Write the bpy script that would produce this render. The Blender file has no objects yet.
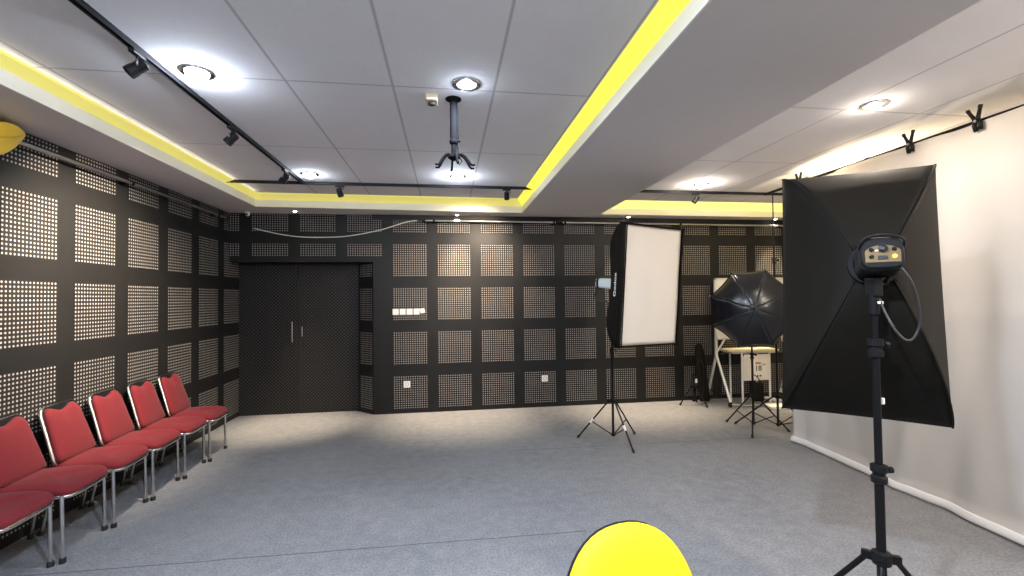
import bpy, math, random
from mathutils import Vector, Matrix
random.seed(7)
PI = math.pi
C = bpy.context.scene.collection
R = math.radians

# ------------------------------------------------------------------ materials
def mat(name, col, rough=.6, metal=0., noise=0., nscale=20., bump=0., bscale=200., emit=None, estr=0., coat=0., sheen=0., transl=0., spec=None):
    m = bpy.data.materials.new(name); m.use_nodes = True
    nt = m.node_tree; b = nt.nodes['Principled BSDF']
    b.inputs['Base Color'].default_value = (*col, 1)
    b.inputs['Roughness'].default_value = rough
    b.inputs['Metallic'].default_value = metal
    if spec is not None: b.inputs['Specular IOR Level'].default_value = spec
    if coat: b.inputs['Coat Weight'].default_value = coat
    if sheen: b.inputs['Sheen Weight'].default_value = sheen; b.inputs['Sheen Roughness'].default_value = .5
    if emit:
        b.inputs['Emission Color'].default_value = (*emit, 1); b.inputs['Emission Strength'].default_value = estr
    tc = nt.nodes.new('ShaderNodeTexCoord')
    if noise:
        n = nt.nodes.new('ShaderNodeTexNoise'); n.inputs['Scale'].default_value = nscale; n.inputs['Detail'].default_value = 4
        nt.links.new(tc.outputs['Object'], n.inputs['Vector'])
        mx = nt.nodes.new('ShaderNodeMix'); mx.data_type = 'RGBA'
        mx.inputs[6].default_value = (*[c*(1-noise) for c in col], 1)
        mx.inputs[7].default_value = (*[min(1, c*(1+noise)) for c in col], 1)
        nt.links.new(n.outputs['Fac'], mx.inputs[0]); nt.links.new(mx.outputs[2], b.inputs['Base Color'])
    if bump:
        n2 = nt.nodes.new('ShaderNodeTexNoise'); n2.inputs['Scale'].default_value = bscale; n2.inputs['Detail'].default_value = 3
        nt.links.new(tc.outputs['Object'], n2.inputs['Vector'])
        bp = nt.nodes.new('ShaderNodeBump'); bp.inputs['Strength'].default_value = bump; bp.inputs['Distance'].default_value = .01
        nt.links.new(n2.outputs['Fac'], bp.inputs['Height']); nt.links.new(bp.outputs['Normal'], b.inputs['Normal'])
    if transl:
        t = nt.nodes.new('ShaderNodeBsdfTranslucent'); t.inputs['Color'].default_value = (*col, 1)
        ms = nt.nodes.new('ShaderNodeMixShader'); ms.inputs[0].default_value = transl
        o = nt.nodes['Material Output']
        nt.links.new(b.outputs[0], ms.inputs[1]); nt.links.new(t.outputs[0], ms.inputs[2]); nt.links.new(ms.outputs[0], o.inputs[0])
    return m

class NG:
    """tiny helper for math node chains"""
    def __init__(s, m): s.nt = m.node_tree
    def math(s, op, a, b=None, c=None):
        n = s.nt.nodes.new('ShaderNodeMath'); n.operation = op
        for i, v in enumerate((a, b, c)):
            if v is None: continue
            if isinstance(v, (int, float)): n.inputs[i].default_value = v
            else: s.nt.links.new(v, n.inputs[i])
        return n.outputs[0]
    def sep(s, coord='Object'):
        tc = s.nt.nodes.new('ShaderNodeTexCoord'); x = s.nt.nodes.new('ShaderNodeSeparateXYZ')
        s.nt.links.new(tc.outputs[coord], x.inputs[0]); return x.outputs
    def mix(s, f, a, b):
        n = s.nt.nodes.new('ShaderNodeMix'); n.data_type = 'RGBA'
        for i, v in ((0, f), (6, a), (7, b)):
            if isinstance(v, (int, float)): n.inputs[i].default_value = v
            elif isinstance(v, tuple): n.inputs[i].default_value = (*v, 1)
            else: s.nt.links.new(v, n.inputs[i])
        return n.outputs[2]
    def noise(s, scale, detail=4, coord='Object'):
        tc = s.nt.nodes.new('ShaderNodeTexCoord'); n = s.nt.nodes.new('ShaderNodeTexNoise')
        n.inputs['Scale'].default_value = scale; n.inputs['Detail'].default_value = detail
        s.nt.links.new(tc.outputs[coord], n.inputs['Vector']); return n.outputs['Fac']

M = {}
M['wall_black'] = mat('wall_black', (.0135, .013, .013), .46, noise=.15, nscale=8, bump=.05, bscale=120, spec=.22)
M['plain_wall'] = mat('plain_wall', (.55, .53, .50), .8, noise=.04, nscale=5)
M['soffit'] = mat('soffit', (.66, .635, .65), .85, noise=.03, nscale=14)
M['fascia'] = mat('fascia', (.80, .78, .74), .8, noise=.02)  # paler than the soffit: light falling on the lip is put into the colour
M['mount_black'] = mat('mount_black', (.006, .006, .007), .9, spec=.05)
M['track_black'] = mat('track_black', (.012, .012, .015), .5, spec=.25)
M['black_metal'] = mat('black_metal', (.007, .007, .0075), .40, noise=.1, spec=.14)
M['black_plastic'] = mat('black_plastic', (.009, .009, .0095), .42, spec=.16)
M['rubber'] = mat('rubber', (.010, .010, .010), .8)
M['chrome'] = mat('chrome', (.78, .76, .74), .16, 1.)
M['steel'] = mat('steel', (.52, .51, .49), .32, 1., noise=.08, nscale=40)
M['alu'] = mat('alu', (.72, .71, .68), .38, .55)
M['red_fabric'] = mat('red_fabric', (.145, .003, .008), .85, noise=.16, nscale=160, bump=.25, bscale=420, sheen=.05)
M['yellow_fabric'] = mat('yellow_fabric', (.80, .56, .003), .75, noise=.04, nscale=90, bump=.12, bscale=500)
M['yellow_cloth'] = mat('yellow_cloth', (.82, .52, .02), .7, noise=.15, nscale=9, sheen=.2)
M['softbox_black'] = mat('softbox_black', (.0080, .0069, .0052), .66, noise=.25, nscale=11, bump=.12, bscale=300, spec=.10)
M['diffuser'] = mat('diffuser', (.90, .84, .75), .8, noise=.03, nscale=6, transl=.25)
M['umbrella'] = mat('umbrella', (.0045, .0055, .009), .27, noise=.1, nscale=30, spec=.6)
M['umbrella_silver'] = mat('umbrella_silver', (.5, .5, .5), .35, .7)
M['curtain'] = mat('curtain', (.74, .70, .655), .85, noise=.02, nscale=5, transl=.22)
M['hem'] = mat('hem', (.86, .84, .82), .85, transl=.1)
M['white_plastic'] = mat('white_plastic', (.82, .81, .78), .4)
M['beige_plastic'] = mat('beige_plastic', (.62, .50, .34), .5)
M['pale_body'] = mat('pale_body', (.74, .82, .81), .4)
M['whiteboard'] = mat('whiteboard', (.80, .77, .70), .3)
M['desk_top'] = mat('desk_top', (.78, .68, .46), .5, noise=.06, nscale=9)
M['desk_white'] = mat('desk_white', (.80, .79, .76), .5)
M['paper'] = mat('paper', (.85, .84, .80), .8)
M['ink'] = mat('ink', (.03, .03, .03), .7)
M['red_ink'] = mat('red_ink', (.45, .05, .06), .7)
M['grey_ink'] = mat('grey_ink', (.42, .40, .38), .7)
M['logo_white'] = mat('logo_white', (.92, .92, .95), .6)
M['bronze'] = mat('bronze', (.17, .115, .055), .45, .5, noise=.15, nscale=60)
M['glass_dark'] = mat('glass_dark', (.02, .02, .025), .08, coat=.5)
M['orange_led'] = mat('orange_led', (.9, .5, .05), .4, emit=(1, .55, .05), estr=.9)
M['cord'] = mat('cord', (.02, .02, .02), .5)
M['white_cord'] = mat('white_cord', (.75, .73, .68), .5)
M['foam'] = mat('foam', (.82, .78, .68), .8)
M['lens_on'] = mat('lens_on', (1, 1, 1), .4, emit=(.90, .95, 1.), estr=30.)
M['lens_soft'] = mat('lens_soft', (1, 1, 1), .4, emit=(.80, .92, 1.), estr=1.6)
M['spot_on'] = mat('spot_on', (1, 1, 1), .4, emit=(1, .93, .85), estr=12.)
M['cove_pale'] = mat('cove_pale', (.74, .68, .16), .6, emit=(1., .88, .22), estr=.24)
M['cove_bright'] = mat('cove_bright', (.74, .68, .2), .6, emit=(1., .90, .26), estr=.5)
M['cove_yellow'] = mat('cove_yellow', (.80, .66, .05), .6, emit=(1., .90, .10), estr=.42)

# perforated board: black sheet with rows of round holes over a pale backing
HX, HZ, HD = .0306, .02976, .016
def perf():
    m = mat('perforated_board', (.03, .03, .03), .55, spec=.22); g = NG(m); nt = m.node_tree; b = nt.nodes['Principled BSDF']
    x, y, z = g.sep()
    fx = g.math('SUBTRACT', g.math('FRACT', g.math('DIVIDE', g.math('SUBTRACT', x, HD/2 - HX/2), HX)), .5)
    fz = g.math('SUBTRACT', g.math('FRACT', g.math('DIVIDE', g.math('SUBTRACT', z, HD/2 - HZ/2), HZ)), .5)
    d = g.math('SQRT', g.math('ADD', g.math('MULTIPLY', fx, fx), g.math('MULTIPLY', fz, fz)))
    hole = g.math('LESS_THAN', d, .252)
    nz = g.noise(9., 3)
    back = g.mix(nz, (.28, .25, .23), (.42, .395, .37))
    nt.links.new(g.mix(hole, (.0125, .012, .012), back), b.inputs['Base Color'])
    return m
M['perf'] = perf()

def carpet():
    m = mat('carpet', (.2, .2, .2), .95, bump=.5, bscale=260, spec=.1); g = NG(m); nt = m.node_tree; b = nt.nodes['Principled BSDF']
    x, y, z = g.sep()
    big = g.noise(1.1, 4); mid = g.noise(11, 6); fine = g.noise(70, 5)
    c1 = g.mix(big, (.165, .174, .204), (.325, .320, .322))
    c2 = g.mix(g.math('MULTIPLY', g.math('SUBTRACT', mid, .36), 1.5), c1, (.34, .34, .345))
    c3 = g.mix(g.math('MULTIPLY', g.math('SUBTRACT', .64, fine), 1.5), c2, (.08, .08, .088))
    # two butt seams between carpet widths
    wob = g.math('MULTIPLY', g.math('SUBTRACT', g.noise(3.5, 2), .5), .02)
    s1 = g.math('ABSOLUTE', g.math('ADD', g.math('SUBTRACT', y, g.math('ADD', 2.966, g.math('MULTIPLY', x, -.0133))), wob))
    s2 = g.math('ABSOLUTE', g.math('ADD', g.math('SUBTRACT', y, g.math('ADD', 4.62, g.math('MULTIPLY', x, -.02))), wob))
    l1 = g.math('MULTIPLY', g.math('LESS_THAN', s1, .0045), g.math('LESS_THAN', x, .9))
    l2 = g.math('MULTIPLY', g.math('LESS_THAN', s2, .012), g.math('MULTIPLY', g.math('GREATER_THAN', x, .6), .25))
    seam = g.math('MAXIMUM', g.math('MULTIPLY', l1, .75), l2)
    nt.links.new(g.mix(seam, c3, (.06, .06, .065)), b.inputs['Base Color'])
    return m
M['carpet'] = carpet()

def ceiling_tiles():
    m = mat('ceiling_tiles', (.7, .7, .7), .9, bump=.2, bscale=240); g = NG(m); nt = m.node_tree; b = nt.nodes['Principled BSDF']
    x, y, z = g.sep()
    right = g.math('GREATER_THAN', x, 1.6)
    ox = g.math('ADD', -.915, g.math('MULTIPLY', right, .61))      # right bay starts its own grid
    ax = g.math('ABSOLUTE', g.math('SUBTRACT', g.math('FRACT', g.math('ADD', g.math('DIVIDE', g.math('SUBTRACT', x, ox), .605), .5)), .5))
    ay = g.math('ABSOLUTE', g.math('SUBTRACT', g.math('FRACT', g.math('ADD', g.math('DIVIDE', g.math('SUBTRACT', y, 2.755), 1.195), .5)), .5))
    bar = g.math('MAXIMUM', g.math('LESS_THAN', g.math('MULTIPLY', ax, .605), .009), g.math('LESS_THAN', g.math('MULTIPLY', ay, 1.195), .008))
    core = g.math('MAXIMUM', g.math('LESS_THAN', g.math('MULTIPLY', ax, .605), .0035), g.math('LESS_THAN', g.math('MULTIPLY', ay, 1.195), .003))
    n = g.noise(130, 4); n2 = g.noise(6, 3)
    c = g.mix(n, (.76, .75, .78), (.88, .87, .89))
    c = g.mix(g.math('MULTIPLY', n2, .25), c, (.62, .60, .62))
    c = g.mix(g.math('MULTIPLY', bar, .45), c, (.40, .39, .41))
    c = g.mix(g.math('MULTIPLY', core, .38), c, (.22, .22, .23))
    nt.links.new(c, b.inputs['Base Color'])
    return m
M['tiles'] = ceiling_tiles()

def door_skin():
    m = mat('door_skin', (.03, .03, .03), .5, spec=.25); g = NG(m); nt = m.node_tree; b = nt.nodes['Principled BSDF']
    x, y, z = g.sep()
    P = .046
    u = g.math('DIVIDE', g.math('ADD', x, z), P); v = g.math('DIVIDE', g.math('SUBTRACT', x, z), P)
    fu = g.math('ABSOLUTE', g.math('SUBTRACT', g.math('FRACT', u), .5)); fv = g.math('ABSOLUTE', g.math('SUBTRACT', g.math('FRACT', v), .5))
    mx = g.math('MAXIMUM', fu, fv)
    nt.links.new(g.mix(g.math('LESS_THAN', mx, .28), (.005, .005, .006), (.050, .044, .039)), b.inputs['Base Color'])
    bp = nt.nodes.new('ShaderNodeBump'); bp.inputs['Strength'].default_value = .6; bp.inputs['Distance'].default_value = .006
    nt.links.new(g.math('SUBTRACT', .5, mx), bp.inputs['Height']); nt.links.new(bp.outputs['Normal'], b.inputs['Normal'])
    return m
M['door'] = door_skin()

# ------------------------------------------------------------------ mesh helpers
def TM(loc=(0, 0, 0), rz=0., rx=0., ry=0.):
    return Matrix.Translation(loc) @ Matrix.Rotation(rz, 4, 'Z') @ Matrix.Rotation(ry, 4, 'Y') @ Matrix.Rotation(rx, 4, 'X')
def aim(loc, direction, up=(0, 0, 1)):
    """matrix whose local +Z points along direction, local +Y close to up"""
    z = Vector(direction).normalized(); x = Vector(up).cross(z)
    if x.length < 1e-4: x = Vector((1, 0, 0))
    x.normalize(); y = z.cross(x)
    m = Matrix((x, y, z)).transposed().to_4x4(); m.translation = loc; return m

def smooth_path(pts, k=6):
    """Catmull-Rom through the points"""
    P = [Vector(p) for p in pts]; P = [P[0]*2-P[1]] + P + [P[-1]*2-P[-2]]; out = []
    for i in range(1, len(P)-2):
        for j in range(k):
            t = j/k; a, b, c, d = P[i-1], P[i], P[i+1], P[i+2]
            out.append(.5*((2*b) + (c-a)*t + (2*a-5*b+4*c-d)*t*t + (3*b-a-3*c+d)*t**3))
    return out + [P[-2]]
class MB:
    def __init__(s): s.v = []; s.f = []
    def add(s, vs, fs, m=None):
        o = len(s.v)
        for p in vs:
            p = Vector(p); s.v.append(tuple(m @ p) if m else tuple(p))
        s.f += [tuple(i + o for i in f) for f in fs]; return s
    def box(s, c, d, m=None):
        x, y, z = c; a, b, h = d[0]/2, d[1]/2, d[2]/2
        vs = [(x+i*a, y+j*b, z+k*h) for i in (-1, 1) for j in (-1, 1) for k in (-1, 1)]
        return s.add(vs, [(0, 1, 3, 2), (4, 6, 7, 5), (0, 4, 5, 1), (2, 3, 7, 6), (0, 2, 6, 4), (1, 5, 7, 3)], m)
    def prism(s, poly, z0, z1, m=None):
        n = len(poly)
        vs = [(x, y, z0) for x, y in poly] + [(x, y, z1) for x, y in poly]
        return s.add(vs, [tuple(range(n-1, -1, -1)), tuple(range(n, 2*n))] + [(i, (i+1) % n, n+(i+1) % n, n+i) for i in range(n)], m)
    def tube(s, pts, r, n=10, closed=False, m=None):
        pts = [Vector(p) for p in pts]; k = len(pts)
        rs = r if isinstance(r, (list, tuple)) else [r]*k
        vs = []; prev = None
        for i, p in enumerate(pts):
            if closed: t = pts[(i+1) % k] - pts[i-1]
            else: t = pts[min(i+1, k-1)] - pts[max(i-1, 0)]
            t.normalize()
            if prev is None:
                u = t.orthogonal().normalized()
            else:
                u = (prev - t*prev.dot(t))
                u = u.normalized() if u.length > 1e-6 else t.orthogonal().normalized()
            prev = u; w = t.cross(u)
            for j in range(n):
                a = 2*PI*j/n; vs.append(p + (u*math.cos(a) + w*math.sin(a))*rs[i])
        fs = []
        for i in range(k if closed else k-1):
            a, b = i*n, ((i+1) % k)*n
            for j in range(n): fs.append((a+j, a+(j+1) % n, b+(j+1) % n, b+j))
        if not closed: fs += [tuple(range(n-1, -1, -1)), tuple(range((k-1)*n, k*n))]
        return s.add(vs, fs, m)
    def lathe(s, prof, n=24, m=None, cap=True):
        k = len(prof); vs = []
        for r, z in prof:
            for j in range(n):
                a = 2*PI*j/n; vs.append((r*math.cos(a), r*math.sin(a), z))
        fs = [(i*n+j, i*n+(j+1) % n, (i+1)*n+(j+1) % n, (i+1)*n+j) for i in range(k-1) for j in range(n)]
        if cap: fs += [tuple(range(n-1, -1, -1)), tuple(range((k-1)*n, k*n))]
        return s.add(vs, fs, m)
    def grid(s, fn, nu, nv, m=None):
        vs = [fn(i/nu, j/nv) for j in range(nv+1) for i in range(nu+1)]
        fs = [(j*(nu+1)+i, j*(nu+1)+i+1, (j+1)*(nu+1)+i+1, (j+1)*(nu+1)+i) for j in range(nv) for i in range(nu)]
        return s.add(vs, fs, m)
    def loops(s, rings, m=None):
        """stack of equal-length closed rings, capped"""
        n = len(rings[0]); vs = [p for r in rings for p in r]; k = len(rings)
        fs = [(i*n+j, i*n+(j+1) % n, (i+1)*n+(j+1) % n, (i+1)*n+j) for i in range(k-1) for j in range(n)]
        fs += [tuple(range(n-1, -1, -1)), tuple(range((k-1)*n, k*n))]
        return s.add(vs, fs, m)
    def build(s, name, m, parent=None, smooth=False, bevel=0., solid=0., sub=0, seg=2):
        me = bpy.data.meshes.new(name); me.from_pydata(s.v, [], s.f); me.update()
        o = bpy.data.objects.new(name, me); C.objects.link(o); me.materials.append(M[m])
        if parent: o.parent = parent
        if smooth:
            for p in me.polygons: p.use_smooth = True
            if smooth == 'auto':
                # sharp where faces meet at more than 40 degrees
                import bmesh
                bm = bmesh.new(); bm.from_mesh(me)
                for e in bm.edges:
                    if len(e.link_faces) == 2 and e.calc_face_angle(0) > R(40): e.smooth = False
                bm.to_mesh(me); bm.free()
        if solid:
            md = o.modifiers.new('solid', 'SOLIDIFY'); md.thickness = solid; md.offset = 0
        if bevel:
            md = o.modifiers.new('bevel', 'BEVEL'); md.width = bevel; md.segments = seg; md.limit_method = 'ANGLE'
        if sub:
            md = o.modifiers.new('sub', 'SUBSURF'); md.levels = sub; md.render_levels = sub
        return o

def tag(o, label, cat, group=None, kind=None):
    o['label'] = label; o['category'] = cat
    if group: o['group'] = group
    if kind: o['kind'] = kind
    return o
def thing(name, label, cat, loc=(0, 0, 0), group=None, m=None):
    o = bpy.data.objects.new(name, None); C.objects.link(o); o.empty_display_size = .05
    if m is not None: o.matrix_world = m
    else: o.location = loc
    return tag(o, label, cat, group)
def copy_tree(o, parent=None):
    c = o.copy(); C.objects.link(c)
    if parent: c.parent = parent
    for ch in list(o.children): copy_tree(ch, c)
    return c
def structure(o, label, cat):
    return tag(o, label, cat, None, 'structure')
def rrect(w, d, e=4., n=40):
    """rounded rectangle outline (superellipse)"""
    out = []
    for i in range(n):
        a = 2*PI*i/n; c, s = math.cos(a), math.sin(a)
        out.append((math.copysign(abs(c)**(2/e), c)*w/2, math.copysign(abs(s)**(2/e), s)*d/2))
    return out
def text_mesh(name, s, size, m, parent, mtx, extrude=.0006):
    cu = bpy.data.curves.new(name, 'FONT'); cu.body = s; cu.size = size; cu.extrude = extrude; cu.offset = size*.012; cu.align_x = 'CENTER'; cu.align_y = 'CENTER'
    t = bpy.data.objects.new(name + '_tmp', cu); C.objects.link(t)
    dg = bpy.context.evaluated_depsgraph_get(); me = bpy.data.meshes.new_from_object(t.evaluated_get(dg))
    bpy.data.objects.remove(t); bpy.data.curves.remove(cu)
    o = bpy.data.objects.new(name, me); C.objects.link(o); me.materials.clear(); me.materials.append(M[m])
    o.parent = parent; o.matrix_local = mtx; return o

# ------------------------------------------------------------------ room shell
WX, WY, DY = -2.80, 6.363, 6.625        # left wall, back wall, recessed door plane
XR, YF, ZC, ZS = 5.25, -3.6, 2.82, 2.70 # right wall, wall behind, tiled ceiling, soffit underside
structure(MB().box(((WX-.15+XR+.15)/2, (YF-.1+6.95)/2, -.05), (XR-WX+.3, 6.95-YF+.1, .1)).build('floor', 'carpet'), 'grey needle-felt carpet floor with a dark seam', 'floor')
wl = structure(MB().box((WX-.075, (YF+6.95)/2, 1.47), (.15, 6.95-YF, 2.94)).build('wall_left', 'wall_black'), 'black wall with squares of pale perforations behind the red chairs', 'wall')
wb = MB().prism([(-.99, WY), (XR+.15, WY), (XR+.15, 6.95), (-1.245, 6.95), (-1.245, DY)], 0, 2.94)
wb.box(((WX-.99)/2, (WY+6.95)/2, (2.06+2.94)/2), (-.99-WX, 6.95-WY, .88))
wb.box(((WX-1.245)/2, 6.84, 1.03), (-1.245-WX, .22, 2.06))
wb = structure(wb.build('wall_back', 'wall_black'), 'black back wall with a grid of perforated squares and a door recess', 'wall')
structure(MB().box((XR+.075, (YF+WY)/2, 1.47), (.15, WY-YF, 2.94)).build('wall_right', 'plain_wall'), 'plain wall behind the white backdrop', 'wall')
structure(MB().box(((WX+XR)/2, YF-.05, 1.47), (XR-WX+.3, .1, 2.94)).build('wall_front', 'plain_wall'), 'plain wall behind the camera', 'wall')
structure(MB().box(((WX+XR)/2, (YF+6.4)/2, ZC+.06), (XR-WX+.3, 6.4-YF, .12)).build('ceiling', 'tiles'), 'raised ceiling of pale rectangular tiles', 'ceiling')
# soffits: an L-shaped band round the left and back, a broad beam, a right-hand band
sof = lambda poly, nm, lab: structure(MB().prism(poly, ZS, ZC+.01).build(nm, 'soffit'), lab, 'soffit')
FT = 2.786   # top of the white lip
def soffit(poly, name, label):
    o = MB().prism(poly, ZS, FT).build(name, 'soffit'); return structure(o, label, 'soffit')
soffit([(WX, YF), (-2.312, YF), (-2.308, 5.905), (1.015, 6.066), (1.015, WY), (WX, WY)], 'trim_1', 'dropped ceiling band along the left and back walls')
structure(MB().prism([(1.04, YF), (2.066, YF), (2.12, 6.07), (2.12, WY), (1.015, WY), (1.015, 6.066)], ZS, ZC+.01).build('trim_2', 'soffit'), 'broad grey ceiling beam between the two raised bays', 'beam')
soffit([(2.12, 6.075), (XR, 6.12), (XR, WY), (2.12, WY)], 'trim_3', 'dropped ceiling band above the back wall in the right bay')
structure(MB().prism([(3.72, YF), (XR, YF), (XR, 4.35), (3.84, 4.35)], ZS, ZC+.01).build('trim_4', 'soffit'), 'dropped ceiling band above the white backdrop', 'soffit')
# closes the space behind the lip, above the soffit
structure(MB().prism([(WX, YF), (-2.45, YF), (-2.45, 6.12), (XR, 6.28), (XR, WY), (WX, WY)], FT-.002, ZC+.01).build('trim_5', 'fascia'), 'upstand behind the ceiling lip', 'trim')
structure(MB().box((2.125, WY-.014, 2.665), (6.25, .03, .07)).build('trim_6', 'wall_black'), 'black strip along the top of the back wall', 'trim')
structure(MB().box((-1.236, DY-.004, 1.03), (.02, .05, 2.06)).build('trim_7', 'wall_black'), 'black door jamb at the right of the double door', 'trim')

def lip(n, p0, p1, label):
    p0, p1 = Vector((*p0, 0)), Vector((*p1, 0)); d = p1-p0
    o = MB().box((d.length/2, 0, (ZS+FT)/2), (d.length, .012, FT-ZS+.002)).build('trim_%d' % n, 'fascia'); o.location = p0; o.rotation_euler = (0, 0, math.atan2(d.y, d.x))
    structure(o, label, 'trim')
lip(8, (-2.308, YF), (-2.304, 5.90), 'pale lip of the ceiling band on the left')
lip(9, (-2.306, 5.900), (1.015, 6.060), 'pale lip of the ceiling band above the back wall')
lip(10, (1.036, YF), (1.018, 6.06), 'pale left lip of the ceiling beam')
lip(11, (2.12, 6.070), (XR, 6.114), 'pale lip of the ceiling band in the right bay')
# glowing yellow cove strips: glow put into the colour of slanted sheets
def cove(name, p0, p1, q0, q1, label, m='cove_pale'):
    """p = lip edge (low), q = tile edge (high), each a pair of plan points"""
    zl, zh, t = FT+.001, ZC-.001, .008
    a = [(p0[0], p0[1], zl), (p1[0], p1[1], zl), (q1[0], q1[1], zh), (q0[0], q0[1], zh)]
    b = [(x, y, z-t*.0+.0) for x, y, z in a]
    mb = MB(); nseg = 24
    def fn(u, v):
        lo = Vector(a[0]).lerp(Vector(a[1]), u); hi = Vector(a[3]).lerp(Vector(a[2]), u)
        p = lo.lerp(hi, v); p.z -= .006*math.sin(PI*v); return p
    mb.grid(fn, nseg, 6)
    o = mb.build(name, m, smooth=True, solid=.004)
    return tag(o, label, 'cove light', 'yellow cove light strips')
cove('cove_light', (-2.31, YF), (-2.306, 5.90), (-2.195, YF), (-2.195, 5.66), 'yellow cove light strip along the left ceiling edge')
cove('cove_light', (-2.306, 5.90), (1.02, 6.06), (-2.195, 5.66), (.905, 5.72), 'yellow cove light strip above the double door and back wall')
cove('cove_light', (1.035, YF), (1.02, 6.06), (.925, YF), (.905, 5.72), 'bright yellow cove light strip along the left edge of the beam', 'cove_yellow')
cove('cove_light', (2.12, 6.08), (XR, 6.11), (2.12, 5.70), (XR, 5.70), 'yellow cove light strip in the right bay above the white softbox', 'cove_bright')

# perforated panels (parts of the walls)
def panel_mesh(w, h):
    return MB().box((w/2, 0, h/2), (w, .004, h))
def add_panels(wall, fr, cols, rows, first):
    """fr: matrix from panel plane (x along wall, z up) to world; cols [(x0,x1)], rows [(z0,z1)]"""
    inv = wall.matrix_world.inverted(); cache = {}
    for x0, x1 in cols:
        for z0, z1 in rows:
            key = (round(x1-x0, 3), round(z1-z0, 3))
            if key not in cache:
                o = panel_mesh(x1-x0, z1-z0).build('perforated_panel', 'perf', wall); cache[key] = o
            else:
                o = cache[key].copy(); C.objects.link(o)
            o.matrix_local = fr @ Matrix.Translation((x0, 0, z0))
Z0 = 2.8991; PW, PH = .4444, .4327
rows_full = [(Z0-.6*(r-1)-PH, Z0-.6*(r-1)) for r in (2, 3, 4, 5)]
row1 = [(Z0-PH, ZS-.001)]
back_fr = Matrix.Translation((0, WY-.001, 0))
bcols = [(-.7231+.6*k, -.7231+.6*k+PW) for k in range(0, 10)]
add_panels(wb, back_fr, bcols, rows_full, None)
add_panels(wb, back_fr, bcols, [(Z0-PH, 2.625)], None)
hcols = [(-.7231-.6*k, -.7231-.6*k+PW) for k in (1, 2, 3)] + [(-2.79, -2.68)]
add_panels(wb, back_fr, hcols, [(2.14, 2.299), (Z0-PH, ZS-.001)], None)
dv = Vector((-.99+1.245, WY-DY)); dl = dv.length; ang = math.atan2(dv.y, dv.x)
add_panels(wb, TM((-1.245, DY, 0), ang) @ Matrix.Translation((0, -.001, 0)), [(.075, .075+HD+8*HX)], [(rows_full[0][0], 2.045)] + rows_full[1:], None)
sx = .4166/.4444
left_fr = Matrix.Translation((WX+.001, 0, 0)) @ Matrix.Rotation(PI/2, 4, 'Z') @ Matrix.Scale(sx, 4, (1, 0, 0))
lcols = [((3.3039+.5831*(c-1))/sx, (3.3039+.5831*(c-1))/sx+PW) for c in range(-1, 7)]
add_panels(wl, left_fr, lcols, rows_full, None)
add_panels(wl, left_fr, lcols, row1, None)

# double door in the recess
def door(name, x0, x1, label, hx, z0, z1, proud):
    o = structure(MB().box(((x0+x1)/2, DY+.025, 1.03), (x1-x0-.006, .045, 2.056)).build(name, 'door', bevel=.004), label, 'door')
    h = MB().tube([(hx, DY+.005, z0+.02), (hx, DY-proud, z0+.02)], .006).tube([(hx, DY+.005, z1-.02), (hx, DY-proud, z1-.02)], .006)
    h.tube([(hx, DY-proud, z0), (hx, DY-proud, z1)], .0095, 12)
    h = h.build('door_handle', 'chrome', o, smooth='auto'); h['label'] = 'chrome pull handle'
    return o
door('door_1', WX, -2.038, 'left leaf of the black quilted double door with a long handle', -2.098, .98, 1.26, .05)
door('door_2', -2.038, -1.246, 'right leaf of the black quilted double door with a short handle', -1.975, 1.055, 1.19, .03)

# ------------------------------------------------------------------ ceiling fittings
def downlight(x, y, label, lens='lens_on'):
    t = thing('downlight', label, 'ceiling light', (x, y, ZC), 'recessed round downlights')
    MB().lathe([(.058, -.004), (.062, -.010), (.082, -.008), (.086, 0.), (.058, 0.), (.058, -.004)], 32, cap=False).build('trim_ring', 'chrome', t, smooth=True)
    k = 2.4 if lens == 'lens_on' else 1.  # glaring lamps get a deeper dome, lens glare put into the shape
    MB().lathe([(.058, -.001), (.054, -.008*k), (.040, -.014*k), (.02, -.017*k), (.001, -.018*k)], 32).build('lens', lens, t, smooth=True)
    return t
DL = [(-1.36, 2.71, 'glaring downlight beside the left track, nearest the camera', 'lens_on'),
      (-1.36, 4.79, 'glaring downlight near the far end of the left track', 'lens_on'),
      (.12, 4.73, 'glaring downlight behind the hanging projector mount', 'lens_on'),
      (2.87, 4.79, 'glaring downlight above the white-faced softbox, in the right bay', 'lens_on'),
      (.125, 2.68, 'downlight with a metal ring on the tile joint in front of the projector mount', 'lens_soft'),
      (2.852, 2.66, 'downlight in the right bay above the large black softbox', 'lens_soft')]
for d in DL: downlight(*d)

def small_spot(x, y, label):
    t = thing('soffit_spotlight', label, 'spotlight', (x, y, ZS), 'tiny spotlights over the back wall')
    MB().lathe([(.022, -.001), (.026, -.006), (.036, -.004), (.037, 0), (.022, 0)], 20, cap=False).build('trim_ring', 'white_plastic', t, smooth=True)
    MB().lathe([(.022, -.001), (.018, -.010), (.001, -.013)], 20).build('lens', 'spot_on', t, smooth=True)
for x, y, l in [(-1.928, 6.16, 'tiny spotlight in the soffit above the double door'), (.143, 6.26, 'tiny spotlight in the soffit above the bright patch of back wall'),
                (2.60, 6.24, 'tiny spotlight in the soffit above the white-faced softbox'), (4.93, 6.24, 'tiny spotlight in the soffit at the far right, by the backdrop stand')]:
    small_spot(x, y, l)

t = thing('security_camera', 'small white camera dome under the soffit at the far left corner', 'camera', (-2.54, 6.27, ZS))
MB().lathe([(.034, 0), (.034, -.012), (.030, -.016)], 24).build('base', 'white_plastic', t, smooth='auto')
MB().lathe([(.026, -.014), (.028, -.03), (.022, -.046), (.010, -.055), (.001, -.057)], 24).build('dome', 'white_plastic', t, smooth=True)
MB().lathe([(.001, .0), (.012, 0), (.012, .012), (.001, .012)], 16, aim((0, -.020, -.034), (0, -1, -.4))).build('lens', 'glass_dark', t, smooth='auto')

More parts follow.
